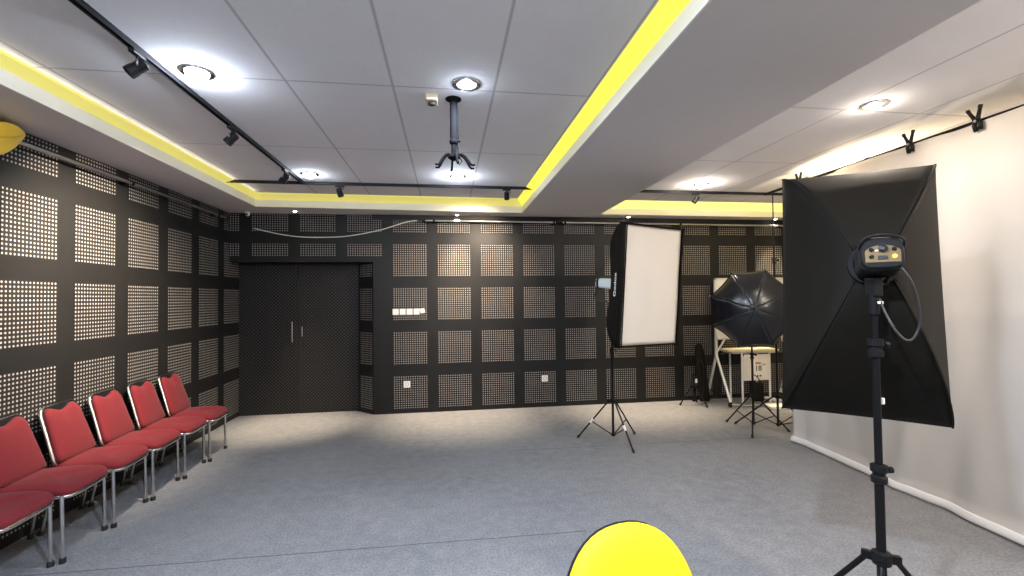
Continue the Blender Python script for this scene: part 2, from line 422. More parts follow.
t = thing('smoke_detector', 'beige box-shaped smoke detector on the ceiling beside the projector pole', 'smoke detector', (-.085, 2.875, ZC))
MB().box((0, 0, -.02), (.075, .11, .04)).build('housing', 'beige_plastic', t, bevel=.008)
MB().lathe([(.024, -.038), (.022, -.052), (.014, -.056)], 20).build('sensor', 'ink', t, smooth='auto')

# projector ceiling mount
t = thing('projector_mount', 'black pole projector mount with spider arms hanging from the ceiling', 'projector mount', (.05, 2.89, ZC))
MB().lathe([(.05, 0), (.05, -.006), (.024, -.02), (.02, -.03)], 24).build('ceiling_plate', 'mount_black', t, smooth='auto')
MB().tube([(0, 0, -.01), (0, 0, -.27)], .023, 16).build('outer_pole', 'mount_black', t, smooth='auto')
MB().tube([(0, 0, -.24), (0, 0, -.37)], .017, 16).build('inner_pole', 'mount_black', t, smooth='auto')
MB().lathe([(.024, -.262), (.027, -.267), (.027, -.283), (.024, -.288)], 20).tube([(.02, -.01, -.275), (.042, -.016, -.275)], .006).build('collar', 'mount_black', t, smooth='auto')
MB().lathe([(.018, -.355), (.036, -.362), (.038, -.378), (.02, -.392)], 24).build('hub', 'mount_black', t, smooth='auto')
for k, a in enumerate((15, 100, 165, 200, 285, 340)):
    ca, sa = math.cos(R(a)), math.sin(R(a)); L = (.115, .08, .10, .105, .085, .12)[k]
    pts = [(ca*L*u, sa*L*u, -.372 - .004 + .028*math.sin(PI*min(1, u*1.1)) - .058*u*u) for u in [i/10 for i in range(11)]]
    pts += [(ca*(L+.02), sa*(L+.02), pts[-1][2]+.002)]
    MB().tube(pts, [.0075]*11+[.006], 8).build('arm', 'mount_black', t, smooth=True)
MB().tube([(.022, .0, -.02), (.024, 0, -.15), (.03, -.004, -.24), (.022, -.01, -.30), (.028, -.012, -.36), (.05, -.02, -.405), (.035, -.03, -.43), (.012, -.02, -.40)], .0035, 8).build('cable', 'mount_black', t, smooth=True)

# lighting tracks
def track(p0, p1, label):
    p0, p1 = Vector((*p0, 0)), Vector((*p1, 0)); d = (p1-p0); L = d.length
    t = thing('lighting_track', label, 'track', (p0.x, p0.y, ZC), 'black lighting tracks'); t.rotation_euler = (0, 0, math.atan2(d.y, d.x))
    mb = MB()
    mb.box((L/2, 0, -.004), (L, .030, .008)).box((L/2, .0125, -.016), (L, .005, .024)).box((L/2, -.0125, -.016), (L, .005, .024))
    mb.build('rail', 'track_black', t)
    MB().box((.01, 0, -.015), (.02, .036, .03)).build('end_cap', 'track_black', t, bevel=.002)
    MB().box((L-.01, 0, -.015), (.02, .036, .03)).build('end_cap', 'track_black', t, bevel=.002)
track((-1.515, YF+.3), (-1.515, 5.06), 'long black lighting track running away from the camera on the left')
track((-2.28, 5.10), (1.0, 5.12), 'black lighting track crossing the far end of the main bay')
track((2.14, 5.13), (5.0, 5.13), 'black lighting track crossing the far end of the right bay')

def track_head(x, y, rz, d, label, sc=1.):
    t = thing('track_spotlight', label, 'spotlight', (x, y, ZC-.028), 'black track spotlights'); t.scale = (sc,)*3
    MB().box((0, 0, -.009), (.10, .030, .022), Matrix.Rotation(rz, 4, 'Z')).build('adapter', 'track_black', t, bevel=.003)
    MB().tube([(0, 0, -.015), (0, 0, -.05)], .007, 12).build('stem', 'track_black', t, smooth='auto')
    d = Vector(d).normalized(); side = d.cross(Vector((0, 0, 1))).normalized(); c = Vector((0, 0, -.082))
    pts = [c + side*.036, c + side*.037 + Vector((0, 0, .018)), c + side*.026 + Vector((0, 0, .036)), c - side*.026 + Vector((0, 0, .036)), c - side*.037 + Vector((0, 0, .018)), c - side*.036]
    MB().tube(pts, .0045, 8).build('yoke', 'steel', t, smooth=True)
    m = aim(c, d)
    prof = [(.001, -.045), (.024, -.045), (.027, -.04)]
    for k in range(5): prof += [(.031, -.038+.010*k), (.031, -.034+.010*k), (.027, -.033+.010*k), (.027, -.029+.010*k)]
    prof += [(.033, .013), (.034, .05), (.030, .05), (.028, .034), (.001, .03)]
    h = MB().lathe(prof, 24, m).build('lamp_head', 'track_black', t, smooth='auto')
    MB().lathe([(.027, .034), (.015, .037), (.001, .038)], 24, m).build('lens', 'glass_dark', h, smooth=True)
    MB().tube([(0, .004, -.02), c*.5 + side*.05, c + side*.052 - d*.03, c - d*.045], .0025, 6).build('wire', 'cord', t, smooth=True)
track_head(-1.515, 2.475, PI/2, (-.6, -.35, -.72), 'track spotlight on the left track nearest the camera, by the strongest glare', .95)
track_head(-1.515, 3.48, PI/2, (-.7, .1, -.6), 'second track spotlight along the left track, halfway to the back', .95)
track_head(-1.515, 4.55, PI/2, (-.6, .1, -.7), 'track spotlight at the far end of the left track', 1.)
track_head(-1.14, 5.108, 0, (.15, .5, -.8), 'track spotlight on the crossing track left of the projector mount', .95)
track_head(.682, 5.118, 0, (.1, .6, -.8), 'track spotlight on the crossing track next to the beam', .9)
track_head(3.0, 5.13, 0, (-.5, .2, -.7), 'track spotlight under the glare in the right bay', .9)

# curtain rails below the ceiling
def rail(pts, brackets, label, wall_dir):
    t = thing('curtain_rail', label, 'curtain rail', pts[0], 'metal curtain rails'); o = Vector(pts[0])
    MB().tube([Vector(p)-o for p in pts], .0125, 14).build('rod', 'steel', t, smooth='auto')
    for e, q in ((Vector(pts[0]), Vector(pts[-1])), (Vector(pts[-1]), Vector(pts[0]))):
        d = (e-q).normalized()
        MB().lathe([(.013, -.006), (.018, 0), (.018, .02), (.008, .028)], 16, aim(e-o, d)).build('end_cap', 'black_metal', t, smooth='auto')
    for b in brackets:
        b = Vector(b)-o; w = Vector(wall_dir)
        mb = MB().lathe([(.016, -.014), (.019, -.012), (.019, .012), (.016, .014)], 16, aim(b, Vector(pts[-1])-Vector(pts[0])))
        mb.tube([b, b+w], .008, 10); mb.lathe([(.03, 0), (.03, .006)], 20, aim(b+w*.93, w))
        mb.build('bracket', 'black_metal', t, smooth='auto')
rail([(-2.72, .2, 2.592), (-2.72, 6.1, 2.588)], [(-2.72, 4.385, 2.591), (-2.72, 1.6, 2.592), (-2.72, 5.9, 2.589)], 'grey metal curtain rail along the top of the left wall', (-.078, 0, 0))
rail([(-.29, 6.25, 2.612), (1.53, 6.25, 2.608)], [(-.17, 6.25, 2.612), (1.50, 6.25, 2.608)], 'metal curtain rail along the back wall, left length by the beam', (0, .095, 0))
rail([(1.62, 6.25, 2.608), (5.15, 6.25, 2.598)], [(1.66, 6.25, 2.608), (3.40, 6.25, 2.603), (5.08, 6.25, 2.598)], 'metal curtain rail along the back wall, right length behind the white-faced softbox', (0, .095, 0))

# gold cloth bundled over the near end of the left rail
mb = MB()
for k in range(3):
    def fn(u, v, k=k):
        a = 2*PI*v; y = 2.35 + 1.01*u
        taper = 1. if u < .8 else max(.02, 1-((u-.8)/.2)**1.5*.97)
        rr = (.105 + .018*math.sin(9*a/2+k*2+5*u) + .012*math.sin(14*u+k)) * taper
        return (-2.70 + .72*rr*math.cos(a) + (k-1)*.012, y, 2.545 + (k-1)*.008 + .055*(u-.8) + 1.05*rr*math.sin(a) + (.10*(u-.72)/.28 if u > .72 else 0))
    if k == 0: mb.grid(fn, 40, 36)
tag(mb.build('yellow_drape', 'yellow_cloth', smooth=True), 'gold yellow cloth bundled over the left curtain rail at the frame edge', 'drape')

# slack white cable over the door
pts = [(-2.50, WY-.012, 2.50), (-2.2, WY-.02, 2.43), (-1.93, WY-.02, 2.392), (-1.6, WY-.02, 2.388), (-1.29, WY-.02, 2.41), (-.9, WY-.02, 2.49), (-.56, WY-.02, 2.60), (-.40, WY-.02, 2.628)]
tag(MB().tube(smooth_path(pts), .0065, 8).build('hanging_cable', 'white_cord', smooth=True), 'thin pale cable sagging across the wall above the double door', 'cable')

# wall switches and sockets
def plate(x, z, w, label, name='light_switch', cat='switch', grp='white switches on the back wall', rot=0.):
    t = thing(name, label, cat, (x, WY-.004, z), grp); t.rotation_euler = (0, rot, 0)
    MB().box((0, 0, 0), (w, .010, w)).build('cover_plate', 'white_plastic', t, bevel=.003)
    if name == 'light_switch': MB().box((0, -.007, 0), (w*.42, .006, w*.6)).build('rocker', 'white_plastic', t, bevel=.002)
    else:
        MB().lathe([(.001, 0), (.019, 0), (.021, -.004), (.024, -.004), (.026, 0)], 20, aim((0, -.004, 0), (0, -1, 0)) @ Matrix.Scale(-1, 4, (0, 0, 1))).build('socket_well', 'grey_ink', t, smooth='auto')
for k, (x, l) in enumerate([(-.697, 'first white switch from the left in the row right of the door'), (-.604, 'second white switch from the left in the row right of the door'),
                            (-.511, 'third white switch from the left in the row right of the door'), (-.418, 'fourth white switch in the row, beside the small tilted one')]):
    plate(x, 1.378, .079, l)
plate(-.338, 1.388, .062, 'small tilted white switch at the right end of the row', rot=R(-12))
plate(-.552, .392, .088, 'white wall socket low on the back wall below the switches', 'wall_socket', 'socket', 'wall sockets')
plate(1.362, .402, .088, 'white wall socket low on the back wall left of the softbox stand', 'wall_socket', 'socket', 'wall sockets')

# ------------------------------------------------------------------ red banquet chairs
def banquet_chair(label):
    t = thing('banquet_chair', label, 'chair', (0, 0, 0), 'red banquet chairs along the left wall')
    W, D, SZ = .424, .43, .472
    # seat cushion
    prof = [(.93, -.055), (.99, -.048), (1.0, -.030), (.99, -.014), (.955, -.002), (.88, .006), (.7, .013), (.4, .018), (.1, .020)]
    rings = []
    for s, z in prof:
        ring = []
        for x, y in rrect(D, W*.985, 7., 56):
            taper = 1 - .10*max(0., (-x)/(D/2))           # narrower at the back
            drop = -.022*max(0., (x/(D/2)))**3               # waterfall front
            ring.append((x*s, y*s*taper, SZ-.018+z+drop*(1 if z > -.02 else .6)))
        rings.append(ring)
    MB().loops(rings).build('seat', 'red_fabric', t, smooth=True)
    # chrome rim under the cushion
    rim = [(x*1.0, y*1.0*(1-.10*max(0., (-x)/(D/2))), SZ-.078-.012*max(0., x/(D/2))**3) for x, y in rrect(D*.97, W*.95, 6., 36)]
    MB().tube(rim, .0125, 10, closed=True).build('seat_frame', 'chrome', t, smooth=True)
    MB().box((0, 0, SZ-.076), (D*.86, W*.78, .012)).build('seat_board', 'black_plastic', t)
    # legs
    for sy in (-1, 1):
        y = sy*(W/2-.012)
        l = MB().tube([(.168, y, SZ-.075), (.170, y, .30), (.176, y, .02)], .0105, 12).build('leg', 'chrome', t, smooth='auto')
        MB().lathe([(.0165, 0), (.0175, .004), (.0165, .028), (.013, .030)], 14, Matrix.Translation((.176, y, 0))).build('foot_cap', 'rubber', l, smooth='auto')
        l = MB().tube([(-.165, y*.93, SZ-.07), (-.185, y*.95, .30), (-.235, y, .02)], .0105, 12).build('leg', 'chrome', t, smooth='auto')
        MB().lathe([(.0165, 0), (.0175, .004), (.0165, .028), (.013, .030)], 14, Matrix.Translation((-.236, y, 0))).build('foot_cap', 'rubber', l, smooth='auto')
    # back frame: a tube up one side, over the top and down
    def bx(z): return -.162 - .30*(z-.44)
    hb, ht = W/2-.012, W/2-.044
    pts = []
    for sgn in (1, -1):
        seg = [(bx(z), sgn*(hb + (ht-hb)*(z-.42)/.40), z) for z in [.40, .5, .6, .7, .766]]
        arc = [(bx(.786+.045*math.sin(a)), sgn*(ht-.045+.045*math.cos(a)), (.786+.040*math.sin(a))) for a in [R(10), R(35), R(60), R(88)]]
        pts += (seg+arc) if sgn == 1 else (seg+arc)[::-1]
    MB().tube(pts, .0125, 10).build('back_frame', 'chrome', t, smooth=True)
    # black shell behind the pad
    def outline(dip, top, half_b, half_t, zb, n=14):
        o = []
        for i in range(n+1):                                   # bottom edge, left to right
            u = -1+2*i/n; o.append((u*half_b, zb - .012*(1-u*u)))
        for i in range(1, 8):
            v = i/8; o.append((half_b+(half_t-half_b)*v, zb+(top-zb)*v))
        for i in range(n+1):
            u = 1-2*i/n
            corner = -.030*abs(u)**9
            o.append((u*half_t, top + corner - dip*math.exp(-(u/.42)**2) + .010*math.exp(-((abs(u)-.72)/.2)**2)))
        for i in range(1, 8):
            v = 1-i/8; o.append((-half_b-(half_t-half_b)*v, zb+(top-zb)*v))
        return o
    def slab(ol, layers):
        cy = sum(p[0] for p in ol)/len(ol); cz = sum(p[1] for p in ol)/len(ol); rings = []
        for s, dx in layers:
            rings.append([(bx(cz+(z-cz)*s)+dx, cy+(y-cy)*s, cz+(z-cz)*s) for y, z in ol])
        return rings
    sh = outline(-.012, .824, hb-.002, ht-.002, .462)
    MB().loops(slab(sh, [(.97, -.016), (1., -.010), (1., .004), (.97, .010)])).build('backrest', 'black_plastic', t, smooth='auto')
    pd = outline(.026, .818, hb-.010, ht-.010, .468)
    MB().loops(slab(pd, [(.985, .006), (.995, .018), (.975, .030), (.93, .038), (.8, .045), (.5, .050), (.1, .052)])).build('back_pad', 'red_fabric', t, smooth=True)
    return t
names = ['red chrome-legged banquet chair nearest the camera, only its seat inside the frame',
         'second red banquet chair from the camera, its backrest cut by the left frame edge',
         'third red banquet chair from the camera, standing fourth from the door',
         'fourth red banquet chair from the camera, standing third from the door',
         'fifth red banquet chair from the camera, standing second from the door',
         'red banquet chair nearest the door at the far end of the row']
legY = [3.075+.4275*k for k in range(6)]
ch = banquet_chair(names[0])
for k in range(6):
    o = ch if k == 0 else copy_tree(ch)
    th = R(5.5+(-.5, .4, 0, -.4, .3, 0)[k]); o['label'] = names[k]; o.rotation_euler = (0, 0, th)
    # the far front foot stands on the measured spot
    o.location = (-2.328-(.176*math.cos(th)-.2*math.sin(th)), legY[k]-(.176*math.sin(th)+.2*math.cos(th)), 0)

# ------------------------------------------------------------------ yellow round-backed chair
t = thing('round_back_chair', 'chair with a round yellow padded back and black shell in the foreground', 'chair', (.492, 1.22, 0)); t.rotation_euler = (0, 0, R(14))
def egg(n=48, a=.218, b=.25):
    return rrect(2*a, 2*b, 2.3, n)
Z = .650
def eggslab(layers, n=48):
    rings = []
    for s, dy in layers:
        rings.append([(x*s, dy - .05*z*s/.25*.9 + .16*(x*s)**2*-1 + .10*0 , Z+z*s) for x, z in egg(n)])
    return rings
# pad faces -Y (towards the camera); the shell is behind it
def eggs(layers, grow=1.):
    out = []
    for s, dy in layers:
        out.append([(x*s*grow, dy + .20*(z*s) - .45*(x*s)**2, Z+z*s*grow) for x, z in egg()])
    return out
MB().loops(eggs([(.95, .017), (.985, .012), (.998, .006), (.985, -.004)], 1.0)).build('back_shell', 'black_plastic', t, smooth='auto')
MB().loops(eggs([(.985, .004), (1.0, -.010), (.975, -.024), (.93, -.034), (.8, -.042), (.6, -.044), (.35, -.043), (.1, -.042)])).build('back_pad', 'yellow_fabric', t, smooth=True)
rings = []
for s, z in [(.93, -.05), (1., -.04), (1., -.015), (.95, 0), (.8, .010), (.4, .016), (.1, .017)]:
    rings.append([(x*s, -.27+y*s, .44+z) for x, y in rrect(.44, .42, 3.2, 44)])
MB().loops(rings).build('seat', 'yellow_fabric', t, smooth=True)
MB().loops([[(x, -.27+y, z) for x, y in rrect(.43, .41, 3.2, 44)] for z in (.375, .392)]).build('seat_shell', 'black_plastic', t, smooth='auto')
for sx_ in (-1, 1):
    MB().tube([(sx_*.17, -.42, .385), (sx_*.185, -.45, .20), (sx_*.20, -.475, .012)], .0125, 12).build('leg', 'black_metal', t, smooth='auto')
    MB().tube([(sx_*.17, -.12, .385), (sx_*.19, -.05, .20), (sx_*.215, .03, .012)], .0125, 12).build('leg', 'black_metal', t, smooth='auto')
    MB().tube([(sx_*.12, -.16, .384), (sx_*.12, -.03, .385), (sx_*.12, .005, .43), (sx_*.12, .022, .60)], .010, 12).build('back_support', 'black_metal', t, smooth=True)

# ------------------------------------------------------------------ light stands
def stand(name, label, loc, hub, rad, top, angles, joints, r0=.0145, group='black tripod light stands', cat='light stand', low=.06, tape=None):
    t = thing(name, label, cat, (loc[0], loc[1], 0), group)
    zs = [low] + list(joints) + [top]
    for i in range(len(zs)-1):
        r = r0 - .0030*i
        MB().tube([(0, 0, zs[i]-(.04 if i else 0)), (0, 0, zs[i+1])], max(.006, r), 14).build('pole_section', 'black_metal', t, smooth='auto')
        if i:
            c = MB().lathe([(r0*1.25, -.03), (r0*1.65, -.026), (r0*1.65, -.004), (r0*1.3, 0), (r0*1.3, .012), (r0*1.75, .016), (r0*1.75, .040), (r0*1.2, .044)], 18, Matrix.Translation((0, 0, zs[i]-.02))).build('collar', 'black_plastic', t, smooth='auto')
            MB().tube([(0, 0, zs[i]), (.040, -.006, zs[i])], .0055, 10).lathe([(.009, 0), (.013, .004), (.013, .016), (.008, .02)], 8, aim((.034, -.005, zs[i]), (1, -.15, 0))).build('knob', 'black_plastic', c, smooth='auto')
    # sliding hub and lower spreader ring
    MB().lathe([(r0*1.1, -.03), (r0*1.9, -.026), (r0*2.1, -.004), (r0*1.9, .018), (r0*1.1, .024)], 20, Matrix.Translation((0, 0, hub))).build('hub', 'black_plastic', t, smooth='auto')
    MB().lathe([(r0*1.05, -.016), (r0*1.7, -.013), (r0*1.7, .013), (r0*1.05, .016)], 20, Matrix.Translation((0, 0, low+.02))).build('spreader_ring', 'black_plastic', t, smooth='auto')
    for k, a in enumerate(angles):
        ca, sa = math.cos(R(a)), math.sin(R(a)); e = Vector((ca, sa, 0))
        h = Vector((0, 0, hub-.006)) + e*(r0*2.0+.012); f = e*rad + Vector((0, 0, .012))
        mb = MB().tube([h, f], .0105 if r0 > .014 else .0085, 12)
        mb.box((0, 0, 0), (.036, .020, .030), TM(h, R(a)))
        l = mb.build('leg', 'black_metal', t, smooth='auto')
        d = (f-h).normalized()
        MB().lathe([(.012, -.03), (.0135, -.02), (.0135, .002), (.009, .010)], 12, aim(f, d)).build('rubber_foot', 'rubber', l, smooth='auto')
        mid = h.lerp(f, .56)
        MB().tube([Vector((0, 0, low+.02)) + e*r0*1.5, mid], .006, 10).build('brace', 'black_metal', t, smooth='auto')
        if tape and k in tape:
            q = h.lerp(f, .50); MB().tube([q, h.lerp(f, .60)], .0125, 12).build('label_tape', 'white_plastic', l, smooth='auto')
    return t
stand('light_stand', 'black light stand with the white-faced softbox, legs spread on open carpet', (1.745, 4.70), .444, .385, 1.60, (150, -80, 32), (.98, 1.33), .0135, tape=(0, 1))
stand('light_stand', 'black light stand carrying the open umbrella', (3.48, 4.83), .39, .36, 1.46, (108, -128, -25), (.86, 1.2), .0125)
stand('backdrop_stand', 'tall thin black stand holding the far end of the backdrop crossbar', (3.705, 4.72), .40, .46, 2.70, (128, 8, -72), (1.05, 1.95), .0125, cat='backdrop stand')
stand('light_stand', 'black light stand under the large black softbox, nearest the camera', (1.665, 1.575), .526, .43, 1.575, (222, 335, 128), (.86, 1.35), .0165)
st = stand('small_tripod', 'small black tripod standing by the back wall right of the softbox', (3.45, 6.06), .27, .20, .64, (175, 300, 50), (.42,), .0115, cat='tripod', group=None, low=.05)
MB().box((0, 0, .675), (.07, .05, .07)).lathe([(.02, .63), (.026, .64), (.026, .655)], 14).tube([(.03, 0, .67), (.11, -.05, .60)], .006).build('pan_head', 'black_plastic', st, smooth='auto')
MB().box((.028, -.025, .345), (.03, .012, .055)).build('tag', 'white_plastic', st, bevel=.003)

# ------------------------------------------------------------------ softboxes
def softbox(label, centre, n, w, h, depth, up_hint=(0, 0, 1), logo_side=None, roll=0.):
    """centre/n: centre of the front face and the way it faces"""
    n = Vector(n).normalized(); m = aim(Vector(centre), n, up_hint) @ Matrix.Rotation(roll, 4, 'Z')
    t = thing('softbox', label, 'softbox', m=m, group='studio softboxes')
    a0 = .061
    def prof(u):
        A = R(78); b = .75
        g = (1-b)*u + b*math.sin(A*u)/math.sin(A); q = (1-b)*u + b*(1-math.cos(A*u))/(1-math.cos(A))
        return g, -depth*(1-q)
    def corner(u, sx_, sy_):
        g, z = prof(u); return Vector((sx_*(a0+(w/2-a0)*g), sy_*(a0+(h/2-a0)*g), z))
    mb = MB()
    for (c0, c1) in (((-1, -1), (1, -1)), ((1, -1), (1, 1)), ((1, 1), (-1, 1)), ((-1, 1), (-1, -1))):
        out = Vector(((c0[0]+c1[0])/2, (c0[1]+c1[1])/2, 0))
        def fn(u, v, c0=c0, c1=c1, out=out):
            p = corner(v, *c0).lerp(corner(v, *c1), u)
            sag = math.sin(PI*u)*(.030*math.sin(PI*v) + .004*v)
            return p - out*sag + Vector((0, 0, -.004*math.sin(PI*u)*math.sin(7*v)))
        mb.grid(fn, 14, 16)
        def lip(u, v, c0=c0, c1=c1, out=out):
            p = corner(1, *c0).lerp(corner(1, *c1), u); p -= out*(math.sin(PI*u)*.004)
            return p + Vector((0, 0, .055*v)) - out*.006*v
        mb.grid(lip, 14, 2)
    mb.build('shell', 'softbox_black', t, smooth=True, solid=.003)
    p = MB()
    for sx_ in (-1, 1):
        for sy_ in (-1, 1): p.tube([corner(i/16, sx_, sy_)*1.002 for i in range(17)], .0045, 8)
    p.build('piping', 'softbox_black', t, smooth=True)
    def face(u, v):
        return ((w-.046)*(u-.5), (h-.032)*(v-.5), .030 + .016*math.sin(PI*u)*math.sin(PI*v) + .0025*math.sin(9*u+5*v)*math.sin(6*v+3*u))
    d = MB().grid(face, 20, 28).build('front_diffuser', 'diffuser', t, smooth=True, solid=.002); d['label'] = 'white diffuser cloth'
    fr = MB()
    bw = .012
    for sx_ in (-1, 1): fr.box((sx_*(w/2-.020), 0, .054), (bw, h-.02, .006))
    for sy_ in (-1, 1): fr.box((0, sy_*(h/2-.020), .054), (w-.02, bw, .006))
    fr.build('front_edge', 'softbox_black', t, bevel=.002)
    MB().lathe([(.070, -.012), (.088, -.012), (.090, .0), (.088, .014), (.070, .014), (.070, -.012)], 28, Matrix.Translation((0, 0, -depth-.004)), cap=False).build('speed_ring', 'black_metal', t, smooth='auto')
    if logo_side is not None:
        s = logo_side
        # lettering runs up the side panel, close to the front edge
        g, z = prof(.84)
        pa = Vector((s*(a0+(w/2-a0)*g), 0, z)); g2, z2 = prof(.92); pb = Vector((s*(a0+(w/2-a0)*g2), 0, z2))
        g3, z3 = prof(.76); pc = Vector((s*(a0+(w/2-a0)*g3), 0, z3))
        tang = (pb-pc).normalized(); yax = Vector((0, 1, 0)); nrm = tang.cross(yax) if s < 0 else yax.cross(tang)
        if nrm.x*s < 0: nrm = -nrm
        # text x axis runs up (+Y), text y axis across
        X = Vector((0, 1, 0)); Zt = nrm.normalized(); Y = Zt.cross(X)
        mm = Matrix((X, Y, Zt)).transposed().to_4x4(); mm.translation = pa - nrm*.0125
        text_mesh('logo', 'Godox', .080, 'logo_white', t, mm)
    return t, m

# far softbox, white face towards us
nM = Vector((.354, -.931, -.075)).normalized()
softbox('softbox with a white front on a light stand near the middle of the room', (1.935, 4.17, 1.650), nM, .775, 1.17, .43, logo_side=-1, roll=R(-1.0))
# near softbox, seen from behind
nB = Vector((.600, .772, -.208)).normalized()
softbox('large black softbox seen from behind in front of the white backdrop', (1.986, 1.966, 1.575), nB, .628, 1.22, .44, roll=R(1.4))

# ------------------------------------------------------------------ studio strobes
def strobe(label, pos, n, body_mat, back_mat, rear_detail=True, L=.30, w=.135, h=.125):
    """pos: front of the head (where it meets the speed ring); n: firing direction"""
    m = aim(Vector(pos), n); t = thing('studio_strobe', label, 'studio flash', m=m, group='studio flash heads')
    rings = []
    for s, z in [(.86, 0), (.96, -.008), (1., -.03), (1., -L+.02), (.96, -L+.004), (.90, -L)]:
        rings.append([(x*s, y*s, z) for x, y in rrect(w, h, 4.5, 40)])
    MB().loops(rings).build('body', body_mat, t, smooth='auto')
    MB().loops([[(x, y, z) for x, y in rrect(w*1.03, h*1.03, 4.5, 40)] for z in (-L+.02, -L+.055)]).build('rear_band', 'black_plastic', t, smooth='auto')
    # rear control panel: arched plate
    pl = [(-.052, -.034), (.052, -.034), (.054, .004)] + [(.054*math.cos(R(a)), .004+.030*math.sin(R(a))) for a in range(15, 166, 15)] + [(-.054, .004)]
    k = w/.135
    rp = MB().prism([(x*k, y*k-.006) for x, y in pl], -L-.004, -L+.002).build('control_panel', back_mat, t, bevel=.0015)
    if rear_detail:
        for x, y in ((.034, .010), (.034, -.018), (-.034, .010), (-.034, -.018)):
            MB().lathe([(.0075, 0), (.0075, -.005), (.006, -.007)], 14, Matrix.Translation((x, y, -L-.003))).build('button', 'black_plastic' if (x, y) != (-.034, -.018) else 'orange_led', rp, smooth='auto')
        MB().lathe([(.015, 0), (.016, -.004), (.014, -.014), (.011, -.016)], 22, Matrix.Translation((0, .014, -L-.003))).build('dial', 'glass_dark', rp, smooth='auto')
        MB().box((0, -.022, -L-.006), (.030, .014, .006)).build('socket', 'ink', rp, bevel=.002)
        MB().box((.016, .006, -L-.004), (.014, .006, .003)).build('display', 'paper', rp)
    # carrying handle arching over the rear
    arch = [(w*.47*math.cos(R(a)), h*.30+.026*math.sin(R(a)), -L-.010) for a in range(0, 181, 12)]
    MB().tube([(w*.49, h*.16, -L+.015)] + arch + [(-w*.49, h*.16, -L+.015)], .0055, 10).build('handle', 'black_plastic', t, smooth=True)
    return t, m
# heads fire along the softbox axis
hubB = Vector((1.986, 1.966, 1.575)) - nB*.452
strobe('black studio flash head with a bronze control panel behind the large softbox', hubB, nB, 'black_plastic', 'bronze', L=.17)
hubM = Vector((1.935, 4.17, 1.650)) - nM*.438
strobe('pale grey flash head plugged into the white-faced softbox', hubM, nM, 'pale_body', 'grey_ink', False, L=.30, w=.125, h=.105)
# brackets and cables belong to the heads' stands
def bracket(name, label, x, y, z, n, ztop):
    t = thing(name, label, 'bracket', (x, y, z), 'tilting stand brackets')
    MB().lathe([(.014, -.10), (.019, -.095), (.019, -.02), (.014, -.015)], 16).build('socket', 'black_plastic', t, smooth='auto')
    MB().box((0, 0, .01), (.036, .050, .075)).build('tilt_block', 'black_plastic', t, bevel=.006)
    MB().tube([(.018, 0, .02), (.050, -.01, .02)], .006, 10).tube([(.046, -.01, .02), (.058, -.012, .055)], .007, 10).build('tilt_lever', 'black_metal', t, smooth='auto')
    MB().box((-.0, -.027, -.050), (.022, .006, .010)).build('label_tape', 'white_plastic', t, bevel=.001)
    MB().box((0, 0, ztop/2+.035), (.045, .035, max(.01, ztop-.05))).build('mount_plate', 'black_metal', t, bevel=.004)
    return t
bracket('tilt_bracket', 'black tilting bracket under the bronze-panelled flash head', 1.665, 1.575, 1.565, nB, .075)
bracket('tilt_bracket', 'black tilting bracket under the pale flash head', 1.745, 4.70, 1.585, nM, .06)
tag(MB().tube(smooth_path([(1.655, 1.455, 1.645), (1.675, 1.44, 1.60), (1.715, 1.45, 1.53), (1.74, 1.465, 1.44), (1.725, 1.475, 1.385), (1.695, 1.48, 1.375), (1.675, 1.50, 1.41), (1.668, 1.535, 1.48), (1.666, 1.552, 1.53)]), .0045, 8).build('power_cable', 'cord', smooth=True), 'black power cable looping below the bronze-panelled flash head', 'cable')
tag(MB().tube(smooth_path([(1.66, 4.80, 1.66), (1.60, 4.79, 1.60), (1.59, 4.78, 1.55), (1.64, 4.76, 1.51), (1.70, 4.735, 1.50), (1.735, 4.71, 1.46), (1.765, 4.70, 1.36), (1.765, 4.70, .9)]), .008, 8).build('power_cable', 'cord', smooth=True), 'black power cable dangling from the pale flash head', 'cable')
mb = MB().box((0, 0, 0), (.014, .012, .026))
tag_o = thing('cable_clip', 'white clip on the pole of the nearest light stand', 'clip', (1.700, 1.585, 1.125))
mb.build('clip_body', 'white_plastic', tag_o, bevel=.003)
MB().tube([(-.004, .004, 0), (-.020, .015, 0)], .004, 8).build('clip_arm', 'black_plastic', tag_o, smooth='auto')

# ------------------------------------------------------------------ umbrella and its flash
ctr = Vector((3.30, 4.56, 1.40)); axis = Vector((-.52, -.85, .02)).normalized()
m = aim(ctr, axis) @ Matrix.Rotation(R(-19), 4, 'Z')
t = thing('studio_umbrella', 'open shiny black studio umbrella pointing at the camera', 'umbrella', m=m)
RU, DU, NR = .445, .20, 8
def rib_pt(a, u):
    A = R(62); r = RU*math.sin(A*u)/math.sin(A); z = DU*(math.cos(A*u)-math.cos(A))/(1-math.cos(A))
    return Vector((r*math.cos(a), r*math.sin(a), z))
mb = MB()
for k in range(NR):
    a0, a1 = 2*PI*k/NR, 2*PI*(k+1)/NR
    def fn(u, v, a0=a0, a1=a1):
        p = rib_pt(a0, v).lerp(rib_pt(a1, v), u)
        s = math.sin(PI*u)
        q = Vector((p.x, p.y, 0)); q = q*(1 - .035*s*v*v)
        return Vector((q.x, q.y, p.z + .006*s*math.sin(PI*v) - .004*s*v))
    mb.grid(fn, 10, 14)
mb.build('canopy', 'umbrella', t, smooth=True, solid=.0015)
